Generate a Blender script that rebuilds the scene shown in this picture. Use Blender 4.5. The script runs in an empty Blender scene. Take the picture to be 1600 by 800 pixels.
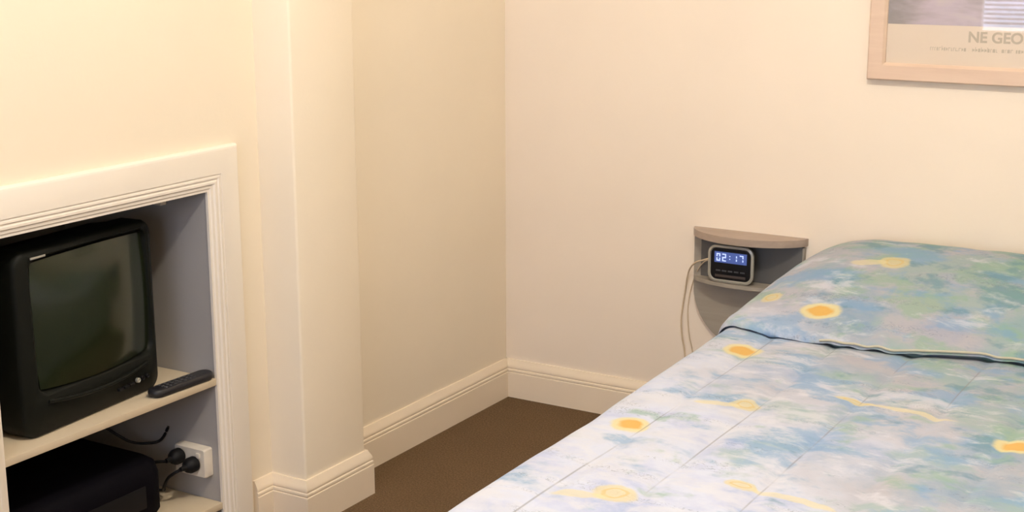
import bpy, bmesh, math, random
from mathutils import Vector, Matrix, noise
R = math.radians
PI = math.pi
random.seed(4)
SC = bpy.context.scene
COL = SC.collection

# ------------------------------------------------------------------ camera
cd = bpy.data.cameras.new('camera')
cam = bpy.data.objects.new('camera', cd)
COL.objects.link(cam)
cd.sensor_width = 36.0
cd.lens = 2239.5 / 1600 * 36
cd.clip_start = 0.02
cam.location = (2.4884, -4.0918, 1.6)
yaw, pitch, roll = 0.5420, 0.2263, -0.0028
fw = Vector((-math.sin(yaw) * math.cos(pitch), math.cos(yaw) * math.cos(pitch), -math.sin(pitch)))
rt = Vector((math.cos(yaw), math.sin(yaw), 0))
up = rt.cross(fw)
r2 = rt * math.cos(roll) + up * math.sin(roll)
u2 = up * math.cos(roll) - rt * math.sin(roll)
cam.rotation_euler = Matrix((r2, u2, -fw)).transposed().to_euler()
SC.camera = cam

# ------------------------------------------------------------------ light
SC.view_settings.view_transform = 'Standard'
SC.view_settings.look = 'None'
SC.view_settings.gamma = 1.0
SC.view_settings.use_curve_mapping = False
SC.view_settings.exposure = 0.0

w = bpy.data.worlds.new('sky')
SC.world = w
w.use_nodes = True
w.node_tree.nodes['Background'].inputs[0].default_value = (0.62, 0.74, 1.0, 1)
w.node_tree.nodes['Background'].inputs[1].default_value = 0.6


def lamp(name, kind, loc, energy, color, **kw):
    d = bpy.data.lights.new(name, kind)
    d.energy = energy
    d.color = color
    for k, v in kw.items():
        setattr(d, k, v)
    o = bpy.data.objects.new(name, d)
    COL.objects.link(o)
    o.location = loc
    return o


# warm bulb hanging from the ceiling, and daylight coming in at the window of the front wall
lamp('ceiling_bulb', 'POINT', (1.72, -2.25, 2.95), 127, (1.0, 0.92, 0.79), shadow_soft_size=0.07)
WX0, WX1, WZ0, WZ1, FY = 0.335, 2.50, 0.955, 2.35, -5.2
wl = lamp('window_daylight', 'AREA', ((WX0 + WX1) / 2, FY - 0.06, (WZ0 + WZ1) / 2), 100, (0.62, 0.74, 1.0),
          shape='RECTANGLE', size=WX1 - WX0, size_y=WZ1 - WZ0)
wl.rotation_euler = (R(90), 0, 0)        # shines towards +y


# ------------------------------------------------------------------ material helpers
def lin(r, g, b):
    def f(c):
        c /= 255.0
        return c / 12.92 if c <= 0.04045 else ((c + 0.055) / 1.055) ** 2.4
    return (f(r), f(g), f(b), 1)


class NT:
    def __init__(s, name):
        s.m = bpy.data.materials.new(name)
        s.m.use_nodes = True
        s.t = s.m.node_tree
        s.b = s.t.nodes['Principled BSDF']

    def n(s, typ, **kw):
        x = s.t.nodes.new(typ)
        for k, v in kw.items():
            setattr(x, k, v)
        return x

    def l(s, a, b):
        s.t.links.new(a, b)

    def coord(s, scale=(1, 1, 1), rot=(0, 0, 0), loc=(0, 0, 0)):
        c = s.n('ShaderNodeTexCoord')
        m = s.n('ShaderNodeMapping')
        m.inputs['Scale'].default_value = scale
        m.inputs['Rotation'].default_value = rot
        m.inputs['Location'].default_value = loc
        s.l(c.outputs['Object'], m.inputs['Vector'])
        return m.outputs[0]

    def noise(s, vec, scale, detail=3, rough=0.55, dist=0.0):
        x = s.n('ShaderNodeTexNoise')
        x.inputs['Scale'].default_value = scale
        x.inputs['Detail'].default_value = detail
        x.inputs['Roughness'].default_value = rough
        x.inputs['Distortion'].default_value = dist
        s.l(vec, x.inputs['Vector'])
        return x.outputs['Fac']

    def ramp(s, fac, stops, interp='LINEAR'):
        x = s.n('ShaderNodeValToRGB')
        x.color_ramp.interpolation = interp
        e = x.color_ramp.elements
        while len(e) < len(stops):
            e.new(0.5)
        for q, (p, c) in zip(e, stops):
            q.position = p
            q.color = c if len(c) == 4 else (*c, 1)
        s.l(fac, x.inputs[0])
        return x.outputs['Color']

    def step(s, fac, a, b):
        x = s.n('ShaderNodeMapRange')
        x.interpolation_type = 'SMOOTHSTEP'
        x.inputs['From Min'].default_value = a
        x.inputs['From Max'].default_value = b
        s.l(fac, x.inputs['Value'])
        return x.outputs['Result']

    def math(s, op, a, b=None):
        x = s.n('ShaderNodeMath', operation=op)
        for i, v in enumerate((a, b)):
            if v is None:
                continue
            if isinstance(v, (int, float)):
                x.inputs[i].default_value = v
            else:
                s.l(v, x.inputs[i])
        return x.outputs[0]

    def mix(s, fac, a, b):
        x = s.n('ShaderNodeMix', data_type='RGBA')
        for sock, v in ((x.inputs['Factor'], fac), (x.inputs[6], a), (x.inputs[7], b)):
            if isinstance(v, (int, float, tuple)):
                sock.default_value = v
            else:
                s.l(v, sock)
        return x.outputs[2]

    def bump(s, h, strength, dist):
        x = s.n('ShaderNodeBump')
        x.inputs['Strength'].default_value = strength
        x.inputs['Distance'].default_value = dist
        s.l(h, x.inputs['Height'])
        s.l(x.outputs[0], s.b.inputs['Normal'])

    def base(s, c):
        if isinstance(c, tuple):
            s.b.inputs['Base Color'].default_value = c
        else:
            s.l(c, s.b.inputs['Base Color'])


def paint(name, c, rough=0.6, var=0.04, bump=0.08, scale=60, spec=0.3):
    a = NT(name)
    v = a.coord()
    f = a.noise(v, 2.3, 4)
    d = tuple(max(0, x * (1 - var)) for x in c[:3]) + (1,)
    u = tuple(min(1, x * (1 + var)) for x in c[:3]) + (1,)
    a.base(a.ramp(f, [(0.3, d), (0.7, u)]))
    a.b.inputs['Roughness'].default_value = rough
    a.b.inputs['Specular IOR Level'].default_value = spec
    if bump:
        a.bump(a.noise(v, scale, 3), bump, 0.002)
    return a.m


def plain(name, c, rough=0.4, metal=0.0, spec=0.5, bump=0.0, scale=400):
    a = NT(name)
    v = a.coord()
    f = a.noise(v, 30, 2)
    d = tuple(x * 0.93 for x in c[:3]) + (1,)
    a.base(a.ramp(f, [(0.3, d), (0.7, c)]))
    a.b.inputs['Roughness'].default_value = rough
    a.b.inputs['Metallic'].default_value = metal
    a.b.inputs['Specular IOR Level'].default_value = spec
    if bump:
        a.bump(a.noise(v, scale, 2), bump, 0.001)
    return a.m


def wood(name, c1, c2, axis=0, rough=0.45):
    a = NT(name)
    s = [14, 14, 14]
    s[axis] = 1.2
    f = a.noise(a.coord(tuple(s)), 2.2, 5, 0.6, 0.6)
    a.base(a.ramp(f, [(0.3, c1), (0.7, c2)]))
    a.b.inputs['Roughness'].default_value = rough
    return a.m


M = {}
M['wall'] = paint('cream_wall_paint', (0.845, 0.738, 0.585, 1), 0.75, 0.02, 0.12, 90)
M['wall_peach'] = paint('peach_cream_wall_paint', (0.84, 0.725, 0.60, 1), 0.75, 0.02, 0.12, 90)
M['trim'] = paint('ivory_gloss_paint', (0.81, 0.735, 0.64, 1), 0.38, 0.02, 0.03, 40, 0.4)
M['skirting'] = paint('cream_skirting_paint', (0.84, 0.71, 0.55, 1), 0.42, 0.02, 0.03, 40, 0.35)
M['grey'] = paint('grey_niche_paint', (0.37, 0.345, 0.325, 1), 0.7, 0.04, 0.1, 80)
M['ceiling'] = paint('white_ceiling_paint', (0.82, 0.79, 0.72, 1), 0.8, 0.02, 0.1, 80)


def carpet():
    a = NT('brown_carpet')
    v = a.coord()
    f1 = a.noise(v, 4, 3)
    f2 = a.noise(v, 190, 3, 0.7)
    c1 = a.ramp(f2, [(0.3, (0.085, 0.052, 0.027, 1)), (0.7, (0.20, 0.128, 0.070, 1))])
    c2 = a.ramp(f1, [(0.3, (0.90, 0.90, 0.90, 1)), (0.7, (1, 1, 1, 1))])
    x = a.n('ShaderNodeMix', data_type='RGBA', blend_type='MULTIPLY')
    x.inputs['Factor'].default_value = 1
    a.l(c1, x.inputs[6])
    a.l(c2, x.inputs[7])
    a.base(x.outputs[2])
    a.b.inputs['Roughness'].default_value = 1.0
    a.b.inputs['Specular IOR Level'].default_value = 0.1
    a.bump(f2, 0.8, 0.004)
    return a.m


M['carpet'] = carpet()


# ------------------------------------------------------------------ mesh helpers
def finish(name, bm, mats, parent=None, loc=None, smooth=True, angle=32):
    bmesh.ops.recalc_face_normals(bm, faces=bm.faces[:])
    if smooth:
        lim = R(angle)
        for f in bm.faces:
            f.smooth = True
        for e in bm.edges:
            e.smooth = not (len(e.link_faces) == 2 and e.calc_face_angle(0) > lim)
    me = bpy.data.meshes.new(name)
    bm.to_mesh(me)
    bm.free()
    for m in (mats if isinstance(mats, (list, tuple)) else [mats]):
        me.materials.append(m)
    o = bpy.data.objects.new(name, me)
    COL.objects.link(o)
    if parent:
        o.parent = parent
    if loc:
        o.location = loc
    return o


def box(bm, x0, x1, y0, y1, z0, z1, bev=0.0, seg=2):
    g = bmesh.ops.create_cube(bm, size=1)
    vs = g['verts']
    for v in vs:
        v.co = Vector((x0 + (v.co.x + .5) * (x1 - x0), y0 + (v.co.y + .5) * (y1 - y0), z0 + (v.co.z + .5) * (z1 - z0)))
    if bev:
        es = list({e for v in vs for e in v.link_edges})
        bmesh.ops.bevel(bm, geom=es, offset=bev, segments=seg, affect='EDGES', profile=0.6)


def loft(bm, rings, cap0=True, cap1=True, closed=True):
    R_ = [[bm.verts.new(p) for p in r] for r in rings]
    n = len(rings[0])
    for a, b in zip(R_, R_[1:]):
        for i in range(n if closed else n - 1):
            j = (i + 1) % n
            bm.faces.new((a[i], a[j], b[j], b[i]))
    if cap0:
        bm.faces.new(R_[0][::-1])
    if cap1:
        bm.faces.new(R_[-1])
    return R_


def tube(bm, pts, rad, n=8, samples=8):
    P = [Vector(p) for p in pts]
    path = []
    for i in range(len(P) - 1):
        p0, p1, p2, p3 = P[max(i - 1, 0)], P[i], P[i + 1], P[min(i + 2, len(P) - 1)]
        for k in range(samples):
            t = k / samples
            path.append(0.5 * ((2 * p1) + (p2 - p0) * t + (2 * p0 - 5 * p1 + 4 * p2 - p3) * t * t + (3 * p1 - p0 - 3 * p2 + p3) * t ** 3))
    path.append(P[-1])
    rings = []
    ref = Vector((0.31, 0.22, 0.92))
    for i, p in enumerate(path):
        d = (path[min(i + 1, len(path) - 1)] - path[max(i - 1, 0)]).normalized()
        s = d.cross(ref)
        if s.length < 0.1:
            s = d.cross(Vector((1, 0, 0)))
        s.normalize()
        q = s.cross(d)
        rings.append([p + (s * math.cos(2 * PI * k / n) + q * math.sin(2 * PI * k / n)) * rad for k in range(n)])
    loft(bm, rings)


def lathe(bm, prof, axis_o, axis_d, n=24):
    d = Vector(axis_d).normalized()
    s = d.orthogonal().normalized()
    q = d.cross(s)
    o = Vector(axis_o)
    loft(bm, [[o + d * h + (s * math.cos(2 * PI * k / n) + q * math.sin(2 * PI * k / n)) * r for k in range(n)] for r, h in prof])


def rrect(w_, h_, r, n=6, cx=0, cy=0):
    out = []
    for sx, sy, a0 in ((1, 1, 0), (-1, 1, 90), (-1, -1, 180), (1, -1, 270)):
        for k in range(n + 1):
            a = R(a0 + 90 * k / n)
            out.append((cx + sx * (w_ / 2 - r) + r * math.cos(a), cy + sy * (h_ / 2 - r) + r * math.sin(a)))
    return out


def sweep(bm, path, prof, ends=True):
    """path: list of (x, y) along a wall, room on the LEFT of travel; prof: (thickness, z)"""
    P = [Vector(p) for p in path]
    rings = []
    for i, p in enumerate(P):
        dirs = []
        if i > 0:
            dirs.append((P[i] - P[i - 1]).normalized())
        if i < len(P) - 1:
            dirs.append((P[i + 1] - P[i]).normalized())
        ns = [Vector((-d.y, d.x)) for d in dirs]
        m = ns[0] if len(ns) == 1 else (ns[0] + ns[1]) / (1 + ns[0].dot(ns[1]))
        rings.append([Vector((p.x + m.x * t, p.y + m.y * t, z)) for t, z in prof])
    loft(bm, rings, ends, ends)


def empty(name, loc, label, cat, group=None, rz=0):
    o = bpy.data.objects.new(name, None)
    COL.objects.link(o)
    o.location = loc
    o.rotation_euler = (0, 0, rz)
    o.empty_display_size = 0.1
    return tag(o, label, cat, group)


def tag(o, label, cat, group=None):
    o['label'] = label
    o['category'] = cat
    if group:
        o['group'] = group
    return o


def struct(o):
    o['kind'] = 'structure'
    return o


# ------------------------------------------------------------------ room shell
XR, ZC, T = 3.9, 3.2, 0.12
NY0, NY1, NZ0, NZ1, ND = -2.135, -1.447, 0.0, 0.960, 0.52       # television niche

bm = bmesh.new()
box(bm, -0.75, XR + T, FY - 0.2, T, -0.1, 0)
struct(finish('floor', bm, M['carpet'], smooth=False))
bm = bmesh.new()
box(bm, -0.75, XR + T, FY - 0.2, T, ZC, ZC + 0.1)
struct(finish('ceiling', bm, M['ceiling'], smooth=False))
bm = bmesh.new()
box(bm, -0.75, XR + T, 0, T, 0, ZC)
struct(finish('wall_back', bm, M['wall_peach'], smooth=False))
bm = bmesh.new()
box(bm, XR, XR + T, FY, 0, 0, ZC)
struct(finish('wall_right', bm, M['wall'], smooth=False))
# front wall with its window opening
bm = bmesh.new()
for a in ((-0.75, WX0, 0, ZC), (WX1, XR + T, 0, ZC), (WX0, WX1, 0, WZ0), (WX0, WX1, WZ1, ZC)):
    box(bm, a[0], a[1], FY - 0.2, FY, a[2], a[3])
struct(finish('wall_front', bm, M['wall'], smooth=False))
# left wall with the deep niche cut into it; its back and top have shade painted in dark
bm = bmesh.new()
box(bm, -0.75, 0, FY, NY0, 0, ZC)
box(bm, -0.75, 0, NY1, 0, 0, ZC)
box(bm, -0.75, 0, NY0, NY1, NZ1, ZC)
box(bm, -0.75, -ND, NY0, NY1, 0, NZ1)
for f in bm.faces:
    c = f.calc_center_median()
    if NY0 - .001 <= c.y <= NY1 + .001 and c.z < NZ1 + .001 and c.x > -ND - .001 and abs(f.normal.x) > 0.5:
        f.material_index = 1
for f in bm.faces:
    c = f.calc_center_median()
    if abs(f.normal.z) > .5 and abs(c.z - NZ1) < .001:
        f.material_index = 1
bmesh.ops.recalc_face_normals(bm, faces=bm.faces[:])
wl_o = finish('wall_left', bm, [M['wall'], paint('painted_niche_shade', (0.11, 0.10, 0.085, 1), 0.7, 0.05, 0.1, 80)], smooth=False)
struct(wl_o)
# grey plastered lining of the niche cheeks
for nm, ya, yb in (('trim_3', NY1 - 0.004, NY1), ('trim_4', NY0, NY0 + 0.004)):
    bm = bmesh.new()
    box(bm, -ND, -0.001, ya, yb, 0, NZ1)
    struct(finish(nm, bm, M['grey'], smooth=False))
# pilaster standing proud of the left wall
PX, PY0, PY1 = 0.120, -1.247, -0.981
bm = bmesh.new()
box(bm, 0, PX, PY0, PY1, 0, ZC)
es = [e for e in bm.edges if all(abs(v.co.x - PX) < 1e-4 for v in e.verts) and abs(e.verts[0].co.z - e.verts[1].co.z) > 1]
bmesh.ops.bevel(bm, geom=es, offset=0.007, segments=3, affect='EDGES', profile=0.5)
struct(finish('wall_pilaster', bm, M['wall']))

# skirting
BT = 0.0185
prof = [(0, 0), (BT, 0), (BT, .0880), (.0178, .0895), (.0158, .0905), (.0158, .0925), (.0178, .0940), (.0182, .0975), (.0172, .1005), (.0142, .1025), (.0142, .1050),
        (.0160, .1065), (.0160, .1100), (.0145, .1150), (.0115, .1220), (.0080, .1290), (.0060, .1345), (0, .1345)]


def skirt(name, path):
    bm = bmesh.new()
    sweep(bm, path, prof)
    struct(finish(name, bm, M['skirting'], angle=25))


skirt('baseboard_back', [(XR, 0), (0, 0)])
skirt('baseboard_left', [(0, 0), (0, PY1)])
skirt('baseboard_pilaster', [(0, PY1), (PX, PY1), (PX, PY0), (0, PY0), (0, -1.326)])
skirt('baseboard_left.001', [(0, NY0 - .122), (0, FY)])
skirt('baseboard_front', [(0, FY), (XR, FY)])
skirt('baseboard_right', [(XR, FY), (XR, 0)])

# moulded casing round the niche: profile across the casing (distance from outer edge, projection)
CW = 0.110
cprof = [(0, 0), (0, .010), (.004, .0165), (.010, .019), (.068, .019), (.0690, .0160), (.0710, .0160), (.0735, .0185), (.0780, .0185), (.0800, .0155), (.0825, .0150),
         (.0855, .0170), (.0910, .0165), (.0940, .0125), (.1010, .0115), (.1040, .008), (CW, .008), (CW, 0)]
YO0, YO1, ZO = NY0 - CW + .006, NY1 + CW - .006, NZ1 + CW - .008
bm = bmesh.new()
rings = []
for (yo, zo, sy, sz) in ((YO1, 0.0, -1, 0), (YO1, ZO, -1, -1), (YO0, ZO, 1, -1), (YO0, 0.0, 1, 0)):
    rings.append([Vector((h, yo + sy * d, zo + sz * d)) for d, h in cprof])
loft(bm, rings)
struct(finish('trim_1', bm, M['trim'], angle=25))

# window of the front wall: frame, sill, pane and blind
bm = bmesh.new()
f_ = .045
for a in ((WX0, WX0 + f_, WZ0, WZ1), (WX1 - f_, WX1, WZ0, WZ1), (WX0 + f_, WX1 - f_, WZ0, WZ0 + f_), (WX0 + f_, WX1 - f_, WZ1 - f_, WZ1)):
    box(bm, a[0], a[1], FY - .19, FY - .13, a[2], a[3], .004)
win = struct(finish('window_1', bm, M['trim']))
g = NT('window_glass')
g.base((1, 1, 1, 1))
g.b.inputs['Roughness'].default_value = 0.0
g.b.inputs['Transmission Weight'].default_value = 1.0
bm = bmesh.new()
box(bm, WX0 + f_, WX1 - f_, FY - .163, FY - .157, WZ0 + f_, WZ1 - f_)
finish('pane', bm, g.m, win, smooth=False)
bm = bmesh.new()
box(bm, WX0 - .03, WX1 + .03, FY - .0, FY + .03, WZ0 - .03, WZ0, .004)
finish('window_sill', bm, M['trim'], win)
M['blind'] = plain('white_blind', (0.75, 0.77, 0.80, 1), 0.5)
vb = empty('venetian_blind', ((WX0 + WX1) / 2, FY - .02, WZ1), 'white venetian blind hanging in the window of the front wall', 'blind')
bm = bmesh.new()
box(bm, -(WX1 - WX0) / 2 + .01, (WX1 - WX0) / 2 - .01, -.015, .015, -.03, -.001, .003)
finish('head_rail', bm, M['blind'], vb)
bm = bmesh.new()
z = -.06
while z > -(WZ1 - WZ0) + .02:
    hw = (WX1 - WX0) / 2 - .012
    g_ = [Vector((-hw, -.0075, z - .0065)), Vector((hw, -.0075, z - .0065)), Vector((hw, .0075, z + .0065)), Vector((-hw, .0075, z + .0065))]
    loft(bm, [g_, [p + Vector((0, 0, .0012)) for p in g_]])
    z -= .028
sl = finish('slats', bm, M['blind'], vb, smooth=False)
sl['kind'] = 'stuff'

# ------------------------------------------------------------------ bed and bedspread
XL, XRR = 1.100, 2.46
YF = -2.13
ZM = 0.578


def edge_shift(y):
    # the spread bellies out a little towards the foot
    t = min(max((-.60 - y) / 1.5, 0), 1)
    return -.030 + .050 * t ** .7


def yfold(x):
    t = (x - 1.06) / .8
    return -.655 - .066 * math.sin(PI * min(max((t + .02) / .9, 0), 1)) ** 0.8 + .012 * math.sin(x * 19) * .4


def pillow_h(x, t):
    """t 0 at the fold, 1 at the wall"""
    g1 = 1 - (1 - min(max((x - XL) / .34, 0), 1)) ** 3.0
    g2 = 1 - (1 - min(max((XRR - x) / .34, 0), 1)) ** 3.0
    f = math.sin(min(t / .80, 1) * PI / 2) ** 1.05
    if t > .80:
        f = 1 - .25 * ((t - .80) / .20) ** 2
    return .022 * min(t / .03, 1) ** .5 + (.127 * f) * g1 * g2 * (1 + .06 * noise.noise(Vector((x * 3, t * 2, 1))))


QX = [1.252, 1.413, 1.595, 1.765, 1.93, 2.10, 2.27]


def top_z(x, y, t):
    z = ZM
    if t is None:
        q = min(abs(x - a) for a in QX)
        z += .0065 * (1 - math.exp(-(q / .016) ** 2)) - .0065
        z += .006 * noise.noise(Vector((x * 2.2, y * 2.0, 0))) + .0025 * noise.noise(Vector((x * 9, y * 7, 3)))
    else:
        z += pillow_h(x, t) + .004 * noise.noise(Vector((x * 5, y * 6, 7))) + .0025 * noise.noise(Vector((x * 14, y * 9, 9)))
    return z


# columns: (x, drop)
RAD = .055
cols = []
for k in range(11):
    cols.append((XL - .018 + .018 * k / 10 * 1.0, .445 * (1 - k / 10) + RAD))
for k in range(1, 9):
    a = PI / 2 * k / 8
    cols.append((XL + RAD * (1 - math.cos(a)), RAD * (1 - math.sin(a))))
nx = 150
for k in range(1, nx):
    cols.append((XL + RAD + (XRR - XL - 2 * RAD) * k / nx, 0))
for k in range(8, 0, -1):
    a = PI / 2 * k / 8
    cols.append((XRR - RAD * (1 - math.cos(a)), RAD * (1 - math.sin(a))))
for k in range(10, -1, -1):
    cols.append((XRR + .018 - .018 * k / 10, .445 * (1 - k / 10) + RAD))
# rows: (kind, t, drop)
rows = []
for k in range(0, 61):
    rows.append(('p', 1 - (k / 60) * .985, 0))
for t in (.014, .012, .010, .007, .004, .002, .0):
    rows.append(('p', t, 0))
rows += [('g', k, 0) for k in range(5)]
for k in range(0, 8):
    rows.append(('m', .001 + k * .002, 0))
for k in range(1, 121):
    rows.append(('m', .016 + (1 - .016 - .042) * k / 120, 0))
for k in range(1, 8):
    a = PI / 2 * k / 7
    rows.append(('m', .958 + .042 * math.sin(a), .055 * (1 - math.cos(a))))
for k in range(1, 9):
    rows.append(('m', 1.0 + .001 * k, .055 + .445 * k / 8))

bm = bmesh.new()
grid = []
for kind, t, dj in rows:
    row = []
    for x, di in cols:
        yf = yfold(x)
        gap = .016 * min(max(.62 + .9 * noise.noise(Vector((x * 6.5, 2.3, 0))) + .7 * noise.noise(Vector((x * 26, 5.1, 0))) + .5 * (x - 1.3), .18), 1.15)
        if kind == 'p':
            y = yf + (-.022 - yf) * t
            z = top_z(x, y, max(t, 0)) + gap * .6 * max(0, 1 - t / .12)
            if t < .03:
                y -= .030 * (1 - (t / .03) ** 2) ** .5      # plumped lip leaning over the tuck
        elif kind == 'g':
            # underside of the lip, then the tuck, back to the mattress top
            y = yf + (-.026, -.010, .012, .012, .0)[int(t)]
            z = top_z(x, y, None) + (gap * .9, gap, gap * .7, -.004, -.004)[int(t)]
        else:
            y = yf - .006 - t * (yf - .006 - YF)
            z = top_z(x, y, None)
            if t < .006:
                z -= .004 * (1 - t / .006)
        if x < 1.75:
            x += edge_shift(y) * max(0, 1 - max(x - XL, 0) / .5)
        drop = max(di, dj)
        if drop > 0:
            y0 = y
            z = z - drop
            if drop > .06:
                amp = .012 * min((drop - .06) / .3, 1)
                if di >= dj:
                    x = x + amp * math.sin(y * 23 + math.sin(y * 7)) * (1 if x > 1.5 else -1)
                else:
                    y = y + amp * math.sin(x * 21 + math.sin(x * 6))
        row.append(bm.verts.new((x, y, max(z, .06))))
    grid.append(row)
for a, b in zip(grid, grid[1:]):
    for i in range(len(cols) - 1):
        bm.faces.new((a[i], a[i + 1], b[i + 1], b[i]))


def spread_mat():
    a = NT('pastel_watercolour_print')
    tc = a.n('ShaderNodeTexCoord')
    base = tc.outputs['Object']
    sep = a.n('ShaderNodeSeparateXYZ')
    a.l(base, sep.inputs[0])
    X, Y = sep.outputs[0], sep.outputs[1]

    def mp(sc, loc=(0, 0, 0), rot=(0, 0, 0)):
        m = a.n('ShaderNodeMapping')
        m.inputs['Scale'].default_value = sc
        m.inputs['Location'].default_value = loc
        m.inputs['Rotation'].default_value = rot
        a.l(base, m.inputs['Vector'])
        return m.outputs[0]
    # broad wet washes
    side = a.math('ADD', a.math('MULTIPLY', a.math('ADD', X, -1.42), 0.55), a.math('MULTIPLY', a.math('ADD', Y, 0.95), 0.42))
    n_wash = a.noise(mp((1, 1.1, 1)), 4.6, 6, 0.62, 0.2)
    wash1 = a.ramp(n_wash, [(0.30, (0.28, 0.35, 0.56, 1)), (0.42, (0.42, 0.46, 0.63, 1)), (0.52, (0.50, 0.54, 0.67, 1)), (0.62, (0.50, 0.52, 0.61, 1)), (0.75, (0.38, 0.43, 0.60, 1))])
    wash2 = a.ramp(n_wash, [(0.30, (0.19, 0.28, 0.39, 1)), (0.45, (0.29, 0.33, 0.40, 1)), (0.55, (0.36, 0.355, 0.40, 1)), (0.72, (0.30, 0.32, 0.41, 1))])
    n_e = a.noise(mp((1, 1, 1), (4, 4, 0)), 3.0, 4, 0.6)
    col = a.mix(a.step(a.math('ADD', a.math('MULTIPLY', n_e, .7), side), 0.02, 0.50), wash1, wash2)
    # green, blue and teal brush blots, denser towards the pillow and the right
    n_g = a.noise(mp((1, 1.2, 1), (3, 1, 0)), 5.2, 5, 0.6, 0.15)
    col = a.mix(a.math('MULTIPLY', a.step(a.math('ADD', n_g, a.math('MULTIPLY', side, .22)), 0.50, 0.65), 0.60), col, (0.23, 0.34, 0.32, 1))
    n_gr = a.noise(mp((1, 1.2, 1), (5.5, 2, 0)), 6.2, 5, 0.6, 0.15)
    col = a.mix(a.math('MULTIPLY', a.step(a.math('ADD', n_gr, a.math('MULTIPLY', side, .18)), 0.54, 0.66), 0.58), col, (0.19, 0.33, 0.22, 1))
    n_b = a.noise(mp((1.0, 1.4, 1), (9, 4, 0)), 5.6, 5, 0.6, 0.2)
    col = a.mix(a.math('MULTIPLY', a.step(a.math('ADD', n_b, a.math('MULTIPLY', side, .06)), 0.51, 0.63), 0.66), col, (0.16, 0.29, 0.47, 1))
    n_t = a.noise(mp((1.0, 1.4, 1), (1, 14, 0)), 7.5, 5, 0.62, 0.2)
    col = a.mix(a.math('MULTIPLY', a.step(a.math('ADD', n_t, a.math('MULTIPLY', side, .20)), 0.57, 0.70), 0.62), col, (0.09, 0.21, 0.27, 1))
    # pale dry-brush
    n_w = a.noise(mp((1.2, 2.2, 1), (7, 7, 0)), 6, 6, 0.66, 0.3)
    col = a.mix(a.math('MULTIPLY', a.step(a.math('SUBTRACT', n_w, a.math('MULTIPLY', side, .15)), 0.50, 0.66), 0.6), col, (0.55, 0.56, 0.62, 1))
    # little handwritten squiggles in dark ink
    n_s = a.noise(mp((1.0, 1.3, 1), (2, 5, 0)), 42, 2, 0.5, 1.5)
    line = a.math('SUBTRACT', 1.0, a.step(a.math('ABSOLUTE', a.math('SUBTRACT', n_s, 0.5)), 0.008, 0.03))
    n_m = a.noise(mp((1.0, 5.5, 1), (2, 9, 0)), 3.6, 2, 0.4)
    col = a.mix(a.math('MULTIPLY', a.math('MULTIPLY', line, a.step(n_m, 0.57, 0.63)), 0.45), col, (0.14, 0.17, 0.22, 1))

    # yellow motifs: shells, lemons and streaks
    wob = a.n('ShaderNodeTexNoise')
    wob.inputs['Scale'].default_value = 26
    wob.inputs['Detail'].default_value = 3
    a.l(base, wob.inputs['Vector'])
    off = a.n('ShaderNodeVectorMath', operation='MULTIPLY_ADD')
    a.l(wob.outputs['Color'], off.inputs[0])
    off.inputs[1].default_value = (.022, .022, 0)
    off.inputs[2].default_value = (-.011, -.011, 0)
    add = a.n('ShaderNodeVectorMath', operation='ADD')
    a.l(base, add.inputs[0])
    a.l(off.outputs[0], add.inputs[1])
    mot = [(1.221, -.884, .050, .050, 0, 0), (1.221, -1.505, .044, .044, 0, 0), (1.328, -.624, .056, .036, 0, 0), (1.955, -1.235, .050, .045, 0, 0),
           (1.37, -1.868, .040, .038, 0, 1), (1.315, -1.905, .055, .016, .3, 2), (1.385, -1.268, .034, .034, 0, 1), (1.328, -1.292, .05, .014, .2, 2), (1.43, -.33, .040, .042, 0, 1), (1.365, -.345, .05, .018, .2, 2), (1.170, -.553, .030, .026, 0, 1),
           (1.585, -1.120, .052, .014, -.15, 1), (1.71, -1.135, .10, .013, -.1, 2), (1.555, -1.710, .034, .020, -.2, 1), (1.66, -1.725, .09, .014, -.12, 2), (1.80, -1.90, .05, .02, 0, 1),
           (2.22, -.80, .05, .05, 0, 0), (2.12, -1.62, .05, .05, 0, 0), (2.25, -.35, .05, .05, 0, 1), (2.30, -1.3, .09, .015, 0, 2)]
    for mx, my, ra, rb, rz, kd in mot:
        m = a.n('ShaderNodeMapping', vector_type='TEXTURE')
        m.inputs['Location'].default_value = (mx, my, 0)
        m.inputs['Rotation'].default_value = (0, 0, rz)
        m.inputs['Scale'].default_value = (ra, rb, 1000)
        a.l(add.outputs[0], m.inputs['Vector'])
        ln = a.n('ShaderNodeVectorMath', operation='LENGTH')
        a.l(m.outputs[0], ln.inputs[0])
        L = ln.outputs['Value']
        hal = a.math('SUBTRACT', 1.0, a.step(L, 0.82, 1.12))
        if kd == 0:
            col = a.mix(a.math('MULTIPLY', hal, .9), col, (0.60, 0.53, 0.28, 1))
            col = a.mix(a.math('SUBTRACT', 1.0, a.step(L, 0.48, 0.76)), col, (0.57, 0.34, 0.09, 1))
        elif kd == 1:
            col = a.mix(a.math('MULTIPLY', hal, .72), col, (0.57, 0.49, 0.25, 1))
            ring = a.math('MULTIPLY', a.step(L, .40, .5), a.math('SUBTRACT', 1.0, a.step(L, .55, .68)))
            col = a.mix(a.math('MULTIPLY', ring, .6), col, (0.52, 0.37, 0.13, 1))
        else:
            col = a.mix(a.math('MULTIPLY', hal, .62), col, (0.60, 0.53, 0.30, 1))
    # stitched quilting lines running down the bed
    st = None
    for q in QX:
        d = a.math('ABSOLUTE', a.math('SUBTRACT', X, q))
        s_ = a.math('SUBTRACT', 1.0, a.step(d, 0.0006, 0.0026))
        st = s_ if st is None else a.math('MAXIMUM', st, s_)
    st = a.math('MULTIPLY', st, a.step(a.math('MULTIPLY', Y, -1.0), .735, .76))
    n_q = a.noise(mp((3, 1.0, 1)), 5, 2)
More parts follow.
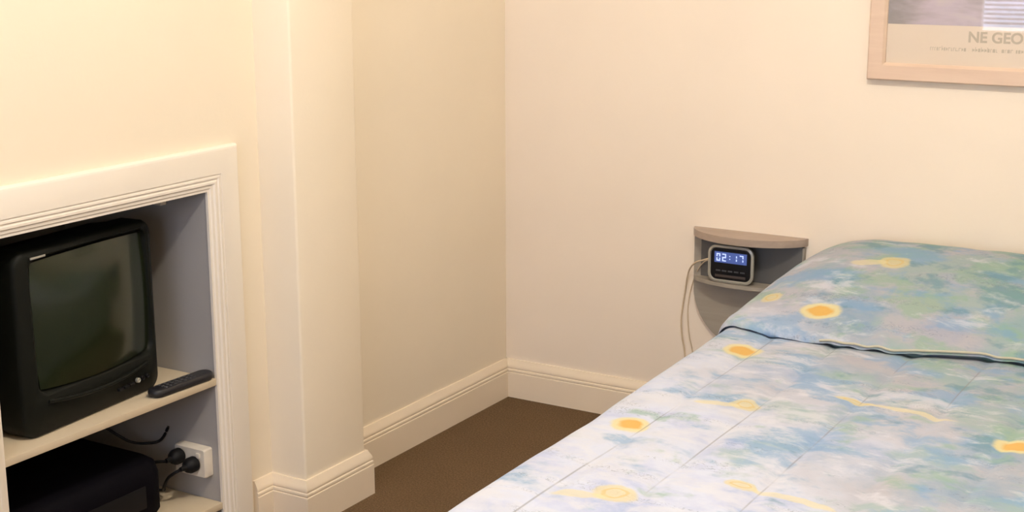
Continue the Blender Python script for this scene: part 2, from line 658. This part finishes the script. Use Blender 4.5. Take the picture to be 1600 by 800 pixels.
    col = a.mix(a.math('MULTIPLY', a.math('MULTIPLY', st, a.step(a.math('SUBTRACT', n_q, a.math('MULTIPLY', a.math('ADD', X, -1.3), .22)), .36, .56)), 0.6), col, (0.20, 0.19, 0.20, 1))
    a.base(col)
    a.b.inputs['Roughness'].default_value = 0.85
    a.b.inputs['Specular IOR Level'].default_value = 0.15
    a.b.inputs['Sheen Weight'].default_value = 0.1
    a.bump(a.noise(mp((1, 1, 1)), 90, 4, .6), 0.25, 0.003)
    return a.m


M['spread'] = spread_mat()
sp = finish('bedspread', bm, M['spread'], angle=60)
tag(sp, 'quilted pastel blue bedspread with yellow motifs, tucked under the pillow end', 'bedspread')

M['hem'] = plain('pale_yellow_hem', (0.46, 0.43, 0.33, 1), 0.8)
bm = bmesh.new()
hp = []
x = 1.37
while x < 2.36:
    g_ = .016 * min(max(.62 + .9 * noise.noise(Vector((x * 6.5, 2.3, 0))) + .7 * noise.noise(Vector((x * 26, 5.1, 0))) + .5 * (x - 1.3), .18), 1.15)
    hp.append((x, yfold(x) - .0295, top_z(x, yfold(x), 0) + g_ * .6 + .0085))
    x += .03
tube(bm, hp, .0030, 8, 3)
finish('hem', bm, M['hem'], sp)

M['tick'] = plain('white_ticking', (0.72, 0.72, 0.70, 1), 0.8)
M['darkwood'] = wood('dark_bed_base', (0.10, 0.06, 0.04, 1), (0.16, 0.10, 0.06, 1), 1)
bed = empty('bed', ((XL + XRR) / 2, (YF - .02) / 2, 0), 'double bed under the pastel bedspread, head against the back wall', 'bed')
hw, hl = (XRR - XL) / 2 - .035, (-YF - .02) / 2 - .04
bm = bmesh.new()
box(bm, -hw, hw, -hl, hl, .32, .515, .03, 3)
finish('mattress', bm, M['tick'], bed)
bm = bmesh.new()
box(bm, -hw, hw, -hl, hl, .12, .318, .008)
finish('bed_base', bm, M['darkwood'], bed)
for sx in (-1, 1):
    for sy in (-1, 1):
        bm = bmesh.new()
        lathe(bm, [(.024, 0), (.028, .01), (.032, .1199)], (sx * (hw - .08), sy * (hl - .10), 0), (0, 0, 1), 16)
        finish('leg', bm, M['darkwood'], bed)

# ------------------------------------------------------------------ niche shelves
M['shelf'] = paint('cream_shelf_paint', (0.58, 0.48, 0.345, 1), 0.5, 0.04, 0.03, 40)
SZ = 0.462
for zt, th, lab in ((SZ, .019, 'cream painted shelf in the niche carrying the television'), (.120, .019, 'lower cream niche shelf carrying the black rounded box')):
    bm = bmesh.new()
    box(bm, -ND + .004, .006, NY0 + .005, NY1 - .005, -th, 0, .003)
    o = finish('niche_shelf', bm, M['shelf'], loc=(0, 0, zt))
    tag(o, lab, 'shelf')

# ------------------------------------------------------------------ television
M['tv'] = plain('charcoal_plastic', (0.0066, 0.0074, 0.0055, 1), 0.5, 0, 0.14, 0.05)
M['tv_dark'] = plain('black_plastic', (0.006, 0.0055, 0.0065, 1), 0.55, 0, 0.2)
M['silver'] = plain('silver_print', (0.45, 0.44, 0.38, 1), 0.35, 0.5)
s_ = NT('dark_tube_glass')
s_.base((0.012, 0.017, 0.007, 1))
s_.b.inputs['Roughness'].default_value = 0.16
s_.b.inputs['Specular IOR Level'].default_value = 0.45
M['tube'] = s_.m

TW, TH = 0.462, 0.436
# local frame: +x points out of the screen, y runs along the front, z up
tv = empty('television', (-.060, -1.800, SZ), 'bulky dark cathode ray television with curved screen on the niche shelf', 'television', rz=R(5.0))


def bul(y, z):
    return .026 * (1 - (2 * y / TW) ** 2) + .008 * (1 - (2 * (z / TH - .5)) ** 2)


def ring(w_, h_, r, x, cy=0, cz=TH / 2, k=1.0):
    return [Vector((x + k * bul(p[0], p[1]), p[0], p[1])) for p in rrect(w_, h_, r, 8, cy, cz)]


SY, SZc, SW, SH = 0.008, .258, .392, .312          # screen opening
bm = bmesh.new()
loft(bm, [ring(TW - .010, TH - .010, .03, -.075), ring(TW, TH, .034, -.070), ring(TW, TH, .034, -.012), ring(TW - .006, TH - .006, .032, -.004),
          ring(TW - .016, TH - .016, .028, 0), ring(SW + .016, SH + .016, .030, .001, SY, SZc), ring(SW + .006, SH + .006, .028, -.003, SY, SZc),
          ring(SW, SH, .027, -.014, SY, SZc), ring(SW - .01, SH - .01, .025, -.020, SY, SZc)], True, True)
finish('bezel', bm, M['tv'], tv, angle=40)
# bulged tube
bm = bmesh.new()
n_u, n_v = 28, 22
g_ = []
for j in range(n_v + 1):
    rr = []
    for i in range(n_u + 1):
        a, b = 2 * i / n_u - 1, 2 * j / n_v - 1
        # squircle mapping for rounded corners
        cx_ = a * math.sqrt(1 - .10 * b * b)
        cz_ = b * math.sqrt(1 - .10 * a * a)
        y, z = SY + cx_ * SW / 2, SZc + cz_ * SH / 2
        x = -.013 + bul(y, z) + .013 * (1 - a * a) * (1 - b * b) ** .7 if abs(b) < 1 else -.013 + bul(y, z)
        rr.append(bm.verts.new((x, y, z)))
    g_.append(rr)
for a, b in zip(g_, g_[1:]):
    for i in range(n_u):
        bm.faces.new((a[i], a[i + 1], b[i + 1], b[i]))
finish('screen', bm, M['tube'], tv, angle=80)
# tapering rear cabinet
bm = bmesh.new()


def rr2(w_, h_, r, x, cz):
    return [Vector((x, p[0], p[1])) for p in rrect(w_, h_, r, 6, 0, cz)]


loft(bm, [rr2(TW - .014, TH - .014, .03, -.0735, TH / 2), rr2(TW - .02, TH - .03, .03, -.16, TH / 2 - .006), rr2(.33, .32, .04, -.27, .185), rr2(.22, .22, .04, -.40, .15), rr2(.18, .18, .03, -.415, .15)])
finish('rear_cabinet', bm, M['tv_dark'], tv)
bm = bmesh.new()
box(bm, -.30, -.08, -.14, .14, 0.0005, .05, .006)
finish('foot_plinth', bm, M['tv_dark'], tv)
# raised lip under the screen
bm = bmesh.new()
tube(bm, [(.002 + bul(y, .085), y, .082 - .012 * (1 - (y / .17) ** 2)) for y in (-.17, -.12, -.06, 0, .06, .12, .17)], .0045, 8, 5)
finish('lip', bm, M['tv'], tv)
# buttons and sockets on the lower right
for k, y in enumerate((.060, .082, .104)):
    bm = bmesh.new()
    box(bm, bul(y, .045) - .006, bul(y, .045) + .0035, y - .008, y + .008, .040, .047, .0015)
    finish('button', bm, M['tv_dark'], tv)
for k, y in enumerate((.130, .150, .170)):
    bm = bmesh.new()
    lathe(bm, [(.0062, -.004), (.0062, .003), (.0045, .004), (.0035, .002)], (bul(y, .046), y, .046), (1, 0, 0), 16)
    finish('socket', bm, M['tv_dark'] if k else M['silver'], tv)
bm = bmesh.new()
box(bm, bul(-.165, .42) - .002, bul(-.165, .42) + .0012, -.188, -.142, .4165, .4215, .0006)
o = finish('badge', bm, M['silver'], tv)
o['label'] = 'small silver badge'

# ------------------------------------------------------------------ remote control
M['remote'] = plain('remote_plastic', (0.014, 0.013, 0.016, 1), 0.45, 0, 0.4)
M['rubber'] = plain('rubber_button', (0.05, 0.05, 0.055, 1), 0.6)
rc = empty('remote_control', (-.018, -1.556, SZ), 'slim black remote control on the shelf in front of the television', 'remote', rz=R(-2))
bm = bmesh.new()


def rrz(w_, h_, r, z):
    return [Vector((p[0], p[1], z)) for p in rrect(w_, h_, r, 7)]


loft(bm, [rrz(.036, .190, .016, .0005), rrz(.046, .202, .021, .005), rrz(.048, .206, .0225, .012), rrz(.044, .202, .021, .019), rrz(.036, .194, .017, .0215)])
finish('body', bm, M['remote'], rc, angle=50)
for j in range(7):
    for i in range(3):
        bm = bmesh.new()
        lathe(bm, [(.0042, 0), (.0042, .0018), (.003, .0026)], ((i - 1) * .0115, -.062 + j * .0165, .0205), (0, 0, 1), 12)
        finish('button', bm, M['rubber'], rc)

# ------------------------------------------------------------------ black box on the lower shelf
M['case'] = plain('black_case', (0.003, 0.0025, 0.0045, 1), 0.7, 0, 0.06)
cb = empty('black_case', (-.225, -1.838, .120), 'large black rounded box on the lower niche shelf', 'box')
bm = bmesh.new()
loft(bm, [rrz(.33, .475, .05, .012), rrz(.352, .498, .058, .03), rrz(.352, .498, .058, .125), rrz(.340, .485, .055, .152), rrz(.31, .455, .05, .164)])
finish('body', bm, M['case'], cb, angle=40)
bm = bmesh.new()
box(bm, .168, .178, -.17, .17, .050, .110, .004)
finish('front_panel', bm, M['tv_dark'], cb)
for sx in (-1, 1):
    for sy in (-1, 1):
        bm = bmesh.new()
        lathe(bm, [(.014, .0003), (.015, .013)], (sx * .11, sy * .17, 0), (0, 0, 1), 16)
        finish('foot', bm, M['tv_dark'], cb)

# ------------------------------------------------------------------ power outlet, plugs and leads on the niche cheek
M['plate'] = plain('ivory_outlet_plastic', (0.76, 0.68, 0.57, 1), 0.35)
NF = NY1 - .0045
po = empty('power_outlet', (-.077, NF, .228), 'white double power outlet on the niche side wall', 'outlet')
bm = bmesh.new()


def rry(w_, h_, r, y):
    return [Vector((p[0], y, p[1])) for p in rrect(w_, h_, r, 5)]


loft(bm, [rry(.108, .080, .006, -.0003), rry(.108, .080, .006, -.024), rry(.102, .074, .005, -.029)])
finish('plate', bm, M['plate'], po, angle=40)
for sx in (-1, 1):
    bm = bmesh.new()
    box(bm, sx * .032 - .006, sx * .032 + .006, -.0335, -.0285, .014, .028, .0015)
    finish('switch', bm, M['plate'], po)
for k, (x, z, ends, lab) in enumerate(((-.108, .240, [(-.108, NF - .085, .240), (-.15, NF - .105, .232), (-.20, NF - .09, .19), (-.27, NF - .06, .16), (-.36, NF - .10, .145), (-.43, NF - .2, .140)],
                                        'black power plug in the outlet, farther into the niche'),
                                       (-.058, .226, [(-.058, NF - .085, .226), (-.085, NF - .10, .205), (-.12, NF - .085, .165), (-.15, NF - .06, .142), (-.22, NF - .05, .126), (-.30, NF - .08, .1255), (-.42, NF - .16, .1255)],
                                        'black power plug in the outlet, nearer the niche opening'))):
    pl = empty('power_plug', (x, NF - .0295, z), lab, 'plug', 'power plugs in the niche outlet')
    bm = bmesh.new()
    lathe(bm, [(.017, -.0005), (.021, .004), (.021, .022), (.016, .032), (.008, .038), (.006, .054)], (0, 0, 0), (0, -1, 0), 20)
    finish('plug_body', bm, M['tv_dark'], pl)
    bm = bmesh.new()
    tube(bm, [(e[0] - x, e[1] - (NF - .0295), e[2] - z) for e in ends], .0042, 8, 8)
    finish('lead', bm, M['tv_dark'], pl)
bm = bmesh.new()
tube(bm, [(-.36, -1.66, .330), (-.33, -1.62, .322), (-.30, -1.58, .3195), (-.27, -1.545, .285), (-.25, -1.52, .262), (-.22, -1.495, .255), (-.19, -1.470, .262), (-.17, -1.458, .30)], .0038, 8, 8)
tag(finish('aerial_cable', bm, M['tv_dark']), 'thin black cable looping behind the black rounded box', 'cable')

bm = bmesh.new()
box(bm, -.165, -.135, NF - .022, NF, .905, .935, .005)
tag(finish('cable_clip', bm, M['plate']), 'small beige clip high on the niche side wall', 'clip')

# ------------------------------------------------------------------ bedside wall shelf
M['lam'] = wood('taupe_laminate', lin(154, 137, 124), lin(170, 152, 138), 0, 0.4)
M['lamd'] = wood('grey_brown_laminate', lin(146, 137, 125), lin(160, 151, 138), 0, 0.5)
SX, SWD = .886, .186
bs = empty('bedside_wall_shelf', (SX, 0, .30), 'grey brown half moon bedside shelf fixed to the back wall', 'wall shelf')
bm = bmesh.new()
pts = [(SWD - .006, .348), (-(SWD - .006), .348), (-(SWD - .006), .19)]
for k in range(1, 24):
    a = PI + PI * k / 24
    pts.append(((SWD - .006) * math.cos(a), .19 + .188 * math.sin(a)))
pts.append((SWD - .006, .19))
loft(bm, [[Vector((p[0], -.0005, p[1])) for p in pts], [Vector((p[0], -.016, p[1])) for p in pts]])
finish('back_panel', bm, M['lamd'], bs, angle=30)

M['recess_shade'] = plain('dark_grey_shade', lin(92, 90, 88), 0.55)  # dark panel added to deepen the shade under the top shelf
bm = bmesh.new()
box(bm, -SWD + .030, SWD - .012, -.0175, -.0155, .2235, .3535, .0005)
o = finish('shade_panel', bm, M['recess_shade'], bs)
o['label'] = 'added dark grey panel for the shade above the lower shelf'


def moon(wd, dp, z0, z1, y0):
    bm = bmesh.new()
    P = [(wd, y0), (-wd, y0)]
    n = 28
    for k in range(n + 1):
        a = PI + PI * k / n
        s = math.sin(a)
        P.append((wd * math.cos(a) * 1.0, y0 - .004 - dp * abs(s) ** 1.25))
    b = .002
    loft(bm, [[Vector((p[0], p[1], z)) for p in P] for z in (z0, z1)])
    return bm


finish('top_shelf', moon(SWD, .108, .354, .376, -.0005), M['lam'], bs, angle=40)
finish('lower_shelf', moon(SWD - .010, .062, .211, .223, -.0165), M['lamd'], bs, angle=40)

# ------------------------------------------------------------------ clock radio
M['csil'] = plain('grey_silver_plastic', lin(176, 172, 160), 0.35, 0.2)
e_ = NT('lit_blue_display')
e_.base((0.02, 0.03, 0.08, 1))
e_.b.inputs['Emission Color'].default_value = (0.10, 0.17, 0.55, 1)
e_.b.inputs['Emission Strength'].default_value = 0.55
M['lcd'] = e_.m
e_ = NT('lit_white_digit')
e_.base((0.5, 0.6, 0.9, 1))
e_.b.inputs['Emission Color'].default_value = (0.50, 0.62, 1.0, 1)
e_.b.inputs['Emission Strength'].default_value = 0.75
M['digit'] = e_.m
ck = empty('clock_radio', (.852, -.0575, .523), 'small square clock radio with lit blue display on the bedside wall shelf', 'clock')
CWD, CH = .150, .118


def rk(w_, h_, r, y, cz=CH / 2 + .001):
    return [Vector((p[0], y, p[1])) for p in rrect(w_, h_, r, 6, 0, cz)]


bm = bmesh.new()
loft(bm, [rk(CWD - .05, CH - .04, .02, .038), rk(CWD - .034, CH - .02, .024, .032), rk(CWD - .018, CH - .006, .026, .004), rk(CWD, CH, .027, -.010), rk(CWD - .002, CH - .002, .026, -.016),
          rk(CWD - .014, CH - .014, .022, -.0185), rk(CWD - .019, CH - .019, .020, -.014)])
finish('case', bm, M['csil'], ck, angle=40)
bm = bmesh.new()
loft(bm, [rk(CWD - .0195, CH - .0195, .0195, -.012), rk(CWD - .0195, CH - .0195, .0195, -.0148), rk(CWD - .024, CH - .024, .017, -.0155)])
fc = finish('face', bm, M['tv_dark'], ck, angle=40)
bm = bmesh.new()
box(bm, -.053, .053, -.0168, -.0150, .064, .098, .0005)
dsp = finish('display', bm, M['lcd'], ck)
SEG = {'0': 'abcdef', '2': 'abged', '1': 'bc', '7': 'abc', '9': 'abcdfg'}
DW, DH, TT = .0125, .024, .0034


def digit(ch, x, z):
    bm = bmesh.new()
    R7 = {'a': (0, DW, DH - TT, DH), 'g': (0, DW, DH / 2 - TT / 2, DH / 2 + TT / 2), 'd': (0, DW, 0, TT), 'f': (0, TT, DH / 2 + .0018, DH - TT), 'b': (DW - TT, DW, DH / 2 + .0018, DH - TT),
          'e': (0, TT, TT, DH / 2 - .0018), 'c': (DW - TT, DW, TT, DH / 2 - .0018)}
    for s in SEG[ch]:
        q = R7[s]
        box(bm, x + q[0], x + q[1], -.0174, -.0167, z + q[2], z + q[3])
    return finish('digit', bm, M['digit'], dsp, smooth=False)


for ch, x in (('0', -.046), ('2', -.027), ('1', .009), ('7', .030)):
    digit(ch, x, .069)
bm = bmesh.new()
for z in (.076, .085):
    box(bm, -.0035, -.0005, -.0174, -.0167, z, z + .003)
finish('colon', bm, M['digit'], dsp, smooth=False)
for x in (-.040, -.020, 0, .020, .040):
    bm = bmesh.new()
    box(bm, x - .0075, x + .0075, -.0175, -.0150, .036, .041, .0008)
    finish('button', bm, M['rubber'], ck)
bm = bmesh.new()
box(bm, -.050, .050, -.0165, -.0150, .018, .026, .0006)
finish('lower_strip', bm, plain('dull_brown_strip', (.05, .035, .03, 1), .5), ck)
M['cord'] = plain('beige_cord', lin(206, 184, 154), 0.5)
for nm, pts in (('cord', [(-.071, .008, .070), (-.098, .002, .060), (-.126, .006, .048), (-.158, .030, .012), (-.178, .050, -.06), (-.190, .0525, -.15), (-.186, .0525, -.21), (-.176, .0525, -.26), (-.165, .04, -.33), (-.15, .04, -.42)]),
                ('aerial_wire', [(-.070, .026, .062), (-.11, .03, .045), (-.150, .05, -.02), (-.168, 0.053, -.11), (-.162, 0.053, -.20), (-.148, 0.053, -.26), (-.14, .045, -.33), (-.13, .045, -.42)])):
    bm = bmesh.new()
    tube(bm, pts, .0026 if nm == 'cord' else .0017, 8, 8)
    finish(nm, bm, M['cord'], ck)

# ------------------------------------------------------------------ framed print
M['frame'] = wood('pale_timber_frame', lin(206, 178, 156), lin(216, 190, 168), 0, 0.45)
PX0, PZ0, PW, PH, FWD = 1.231, 1.167, .82, .60, .050
pc = empty('framed_print', (PX0 + PW / 2, 0, PZ0), 'framed landscape print in a pale timber frame above the bed', 'picture')
fp = [(0, -.001), (0, -.022), (.004, -.026), (FWD - .008, -.024), (FWD, -.018), (FWD, -.001)]
bm = bmesh.new()
rings = []
for sx, zc, sz in ((-1, 0, 1), (1, 0, 1), (1, PH, -1), (-1, PH, -1)):
    rings.append([Vector((sx * (PW / 2 - d), y, zc + sz * d)) for d, y in fp])
loft(bm, rings + [rings[0]], False, False)
bmesh.ops.remove_doubles(bm, verts=bm.verts[:], dist=1e-6)
finish('frame', bm, M['frame'], pc, angle=25)
M['paper'] = paint('cream_poster_paper', lin(220, 203, 184), 0.25, 0.03, 0)
a = NT('misty_picture')
v = a.coord((1, 1, 2.5))
n1 = a.noise(v, 4, 5, .6, .5)
c_ = a.ramp(n1, [(0.3, lin(120, 112, 112)), (0.48, lin(168, 156, 158)), (0.6, lin(186, 172, 180)), (0.75, lin(196, 186, 176))])
sepn = a.n('ShaderNodeSeparateXYZ')
tcn = a.n('ShaderNodeTexCoord')
a.l(tcn.outputs['Object'], sepn.inputs[0])
dk = a.math('SUBTRACT', 1.0, a.step(a.math('ADD', sepn.outputs[0], a.math('MULTIPLY', n1, .12)), -.30, -.19))
a.base(a.mix(a.math('MULTIPLY', dk, .6), c_, lin(118, 116, 108)))
a.b.inputs['Roughness'].default_value = .3
M['photo'] = a.m
bm = bmesh.new()
box(bm, -PW / 2 + FWD - .004, PW / 2 - FWD + .004, -.0125, -.004, FWD - .004, PH - FWD + .004)
pp = finish('poster', bm, M['paper'], pc, smooth=False)
bm = bmesh.new()
box(bm, -PW / 2 + FWD + .001, PW / 2 - FWD - .001, -.0130, -.0124, .160, PH - FWD - .002)
finish('picture_area', bm, M['photo'], pp, smooth=False)
M['ink'] = plain('grey_print_ink', lin(186, 172, 152), 0.4)


def words_obj(body, size, x, z, parent):
    cu = bpy.data.curves.new('t', 'FONT')
    cu.body = body
    cu.size = size
    cu.extrude = .0002
    cu.offset = .0012
    t = bpy.data.objects.new('t', cu)
    COL.objects.link(t)
    dg = bpy.context.evaluated_depsgraph_get()
    me = bpy.data.meshes.new_from_object(t.evaluated_get(dg))
    bpy.data.objects.remove(t)
    me.transform(Matrix.Translation((x, -.0128, z)) @ Matrix.Rotation(R(90), 4, 'X'))
    me.materials.clear()
    me.materials.append(M['ink'])
    o = bpy.data.objects.new('title_lettering', me)
    COL.objects.link(o)
    o.parent = parent
    return o


words_obj('NE GEORGE', .041, 1.507 - pc.location.x, 1.2835 - PZ0, pp)
# second, smaller line of print: too small to read in the photograph, kept as broken letter strokes
bm = bmesh.new()
x = 1.405
k = 0
while x < 1.98:
    wl_ = random.choice((.006, .008, .009))
    hh = random.choice((.009, .009, .013))
    if random.random() < .84:
        xx = x - pc.location.x
        box(bm, xx, xx + .0016, -.0128, -.0123, 1.2570 - PZ0, 1.2570 - PZ0 + hh)
        box(bm, xx + .0016, xx + wl_ - .002, -.0128, -.0123, 1.2570 - PZ0 + random.choice((0, .0075)), 1.2570 - PZ0 + random.choice((.0015, .009)) + .0005)
    x += wl_
finish('small_lettering', bm, M['ink'], pp, smooth=False)
gl = NT('picture_glass')
gl.t.nodes.remove(gl.b)
tr = gl.n('ShaderNodeBsdfTransparent')
gs = gl.n('ShaderNodeBsdfGlossy')
gs.inputs['Roughness'].default_value = 0.015
fr = gl.n('ShaderNodeFresnel')
fr.inputs['IOR'].default_value = 1.52
mx = gl.n('ShaderNodeMixShader')
geo = gl.n('ShaderNodeNewGeometry')          # the reflection comes from the front face only
gl.l(gl.math('MULTIPLY', fr.outputs[0], gl.math('SUBTRACT', 1.0, geo.outputs['Backfacing'])), mx.inputs[0])
gl.l(tr.outputs[0], mx.inputs[1])
gl.l(gs.outputs[0], mx.inputs[2])
gl.l(mx.outputs[0], gl.t.nodes['Material Output'].inputs[0])
bm = bmesh.new()
box(bm, -PW / 2 + FWD - .003, PW / 2 - FWD + .003, -.0165, -.0145, FWD - .003, PH - FWD + .003)
finish('glazing', bm, gl.m, pc, smooth=False)
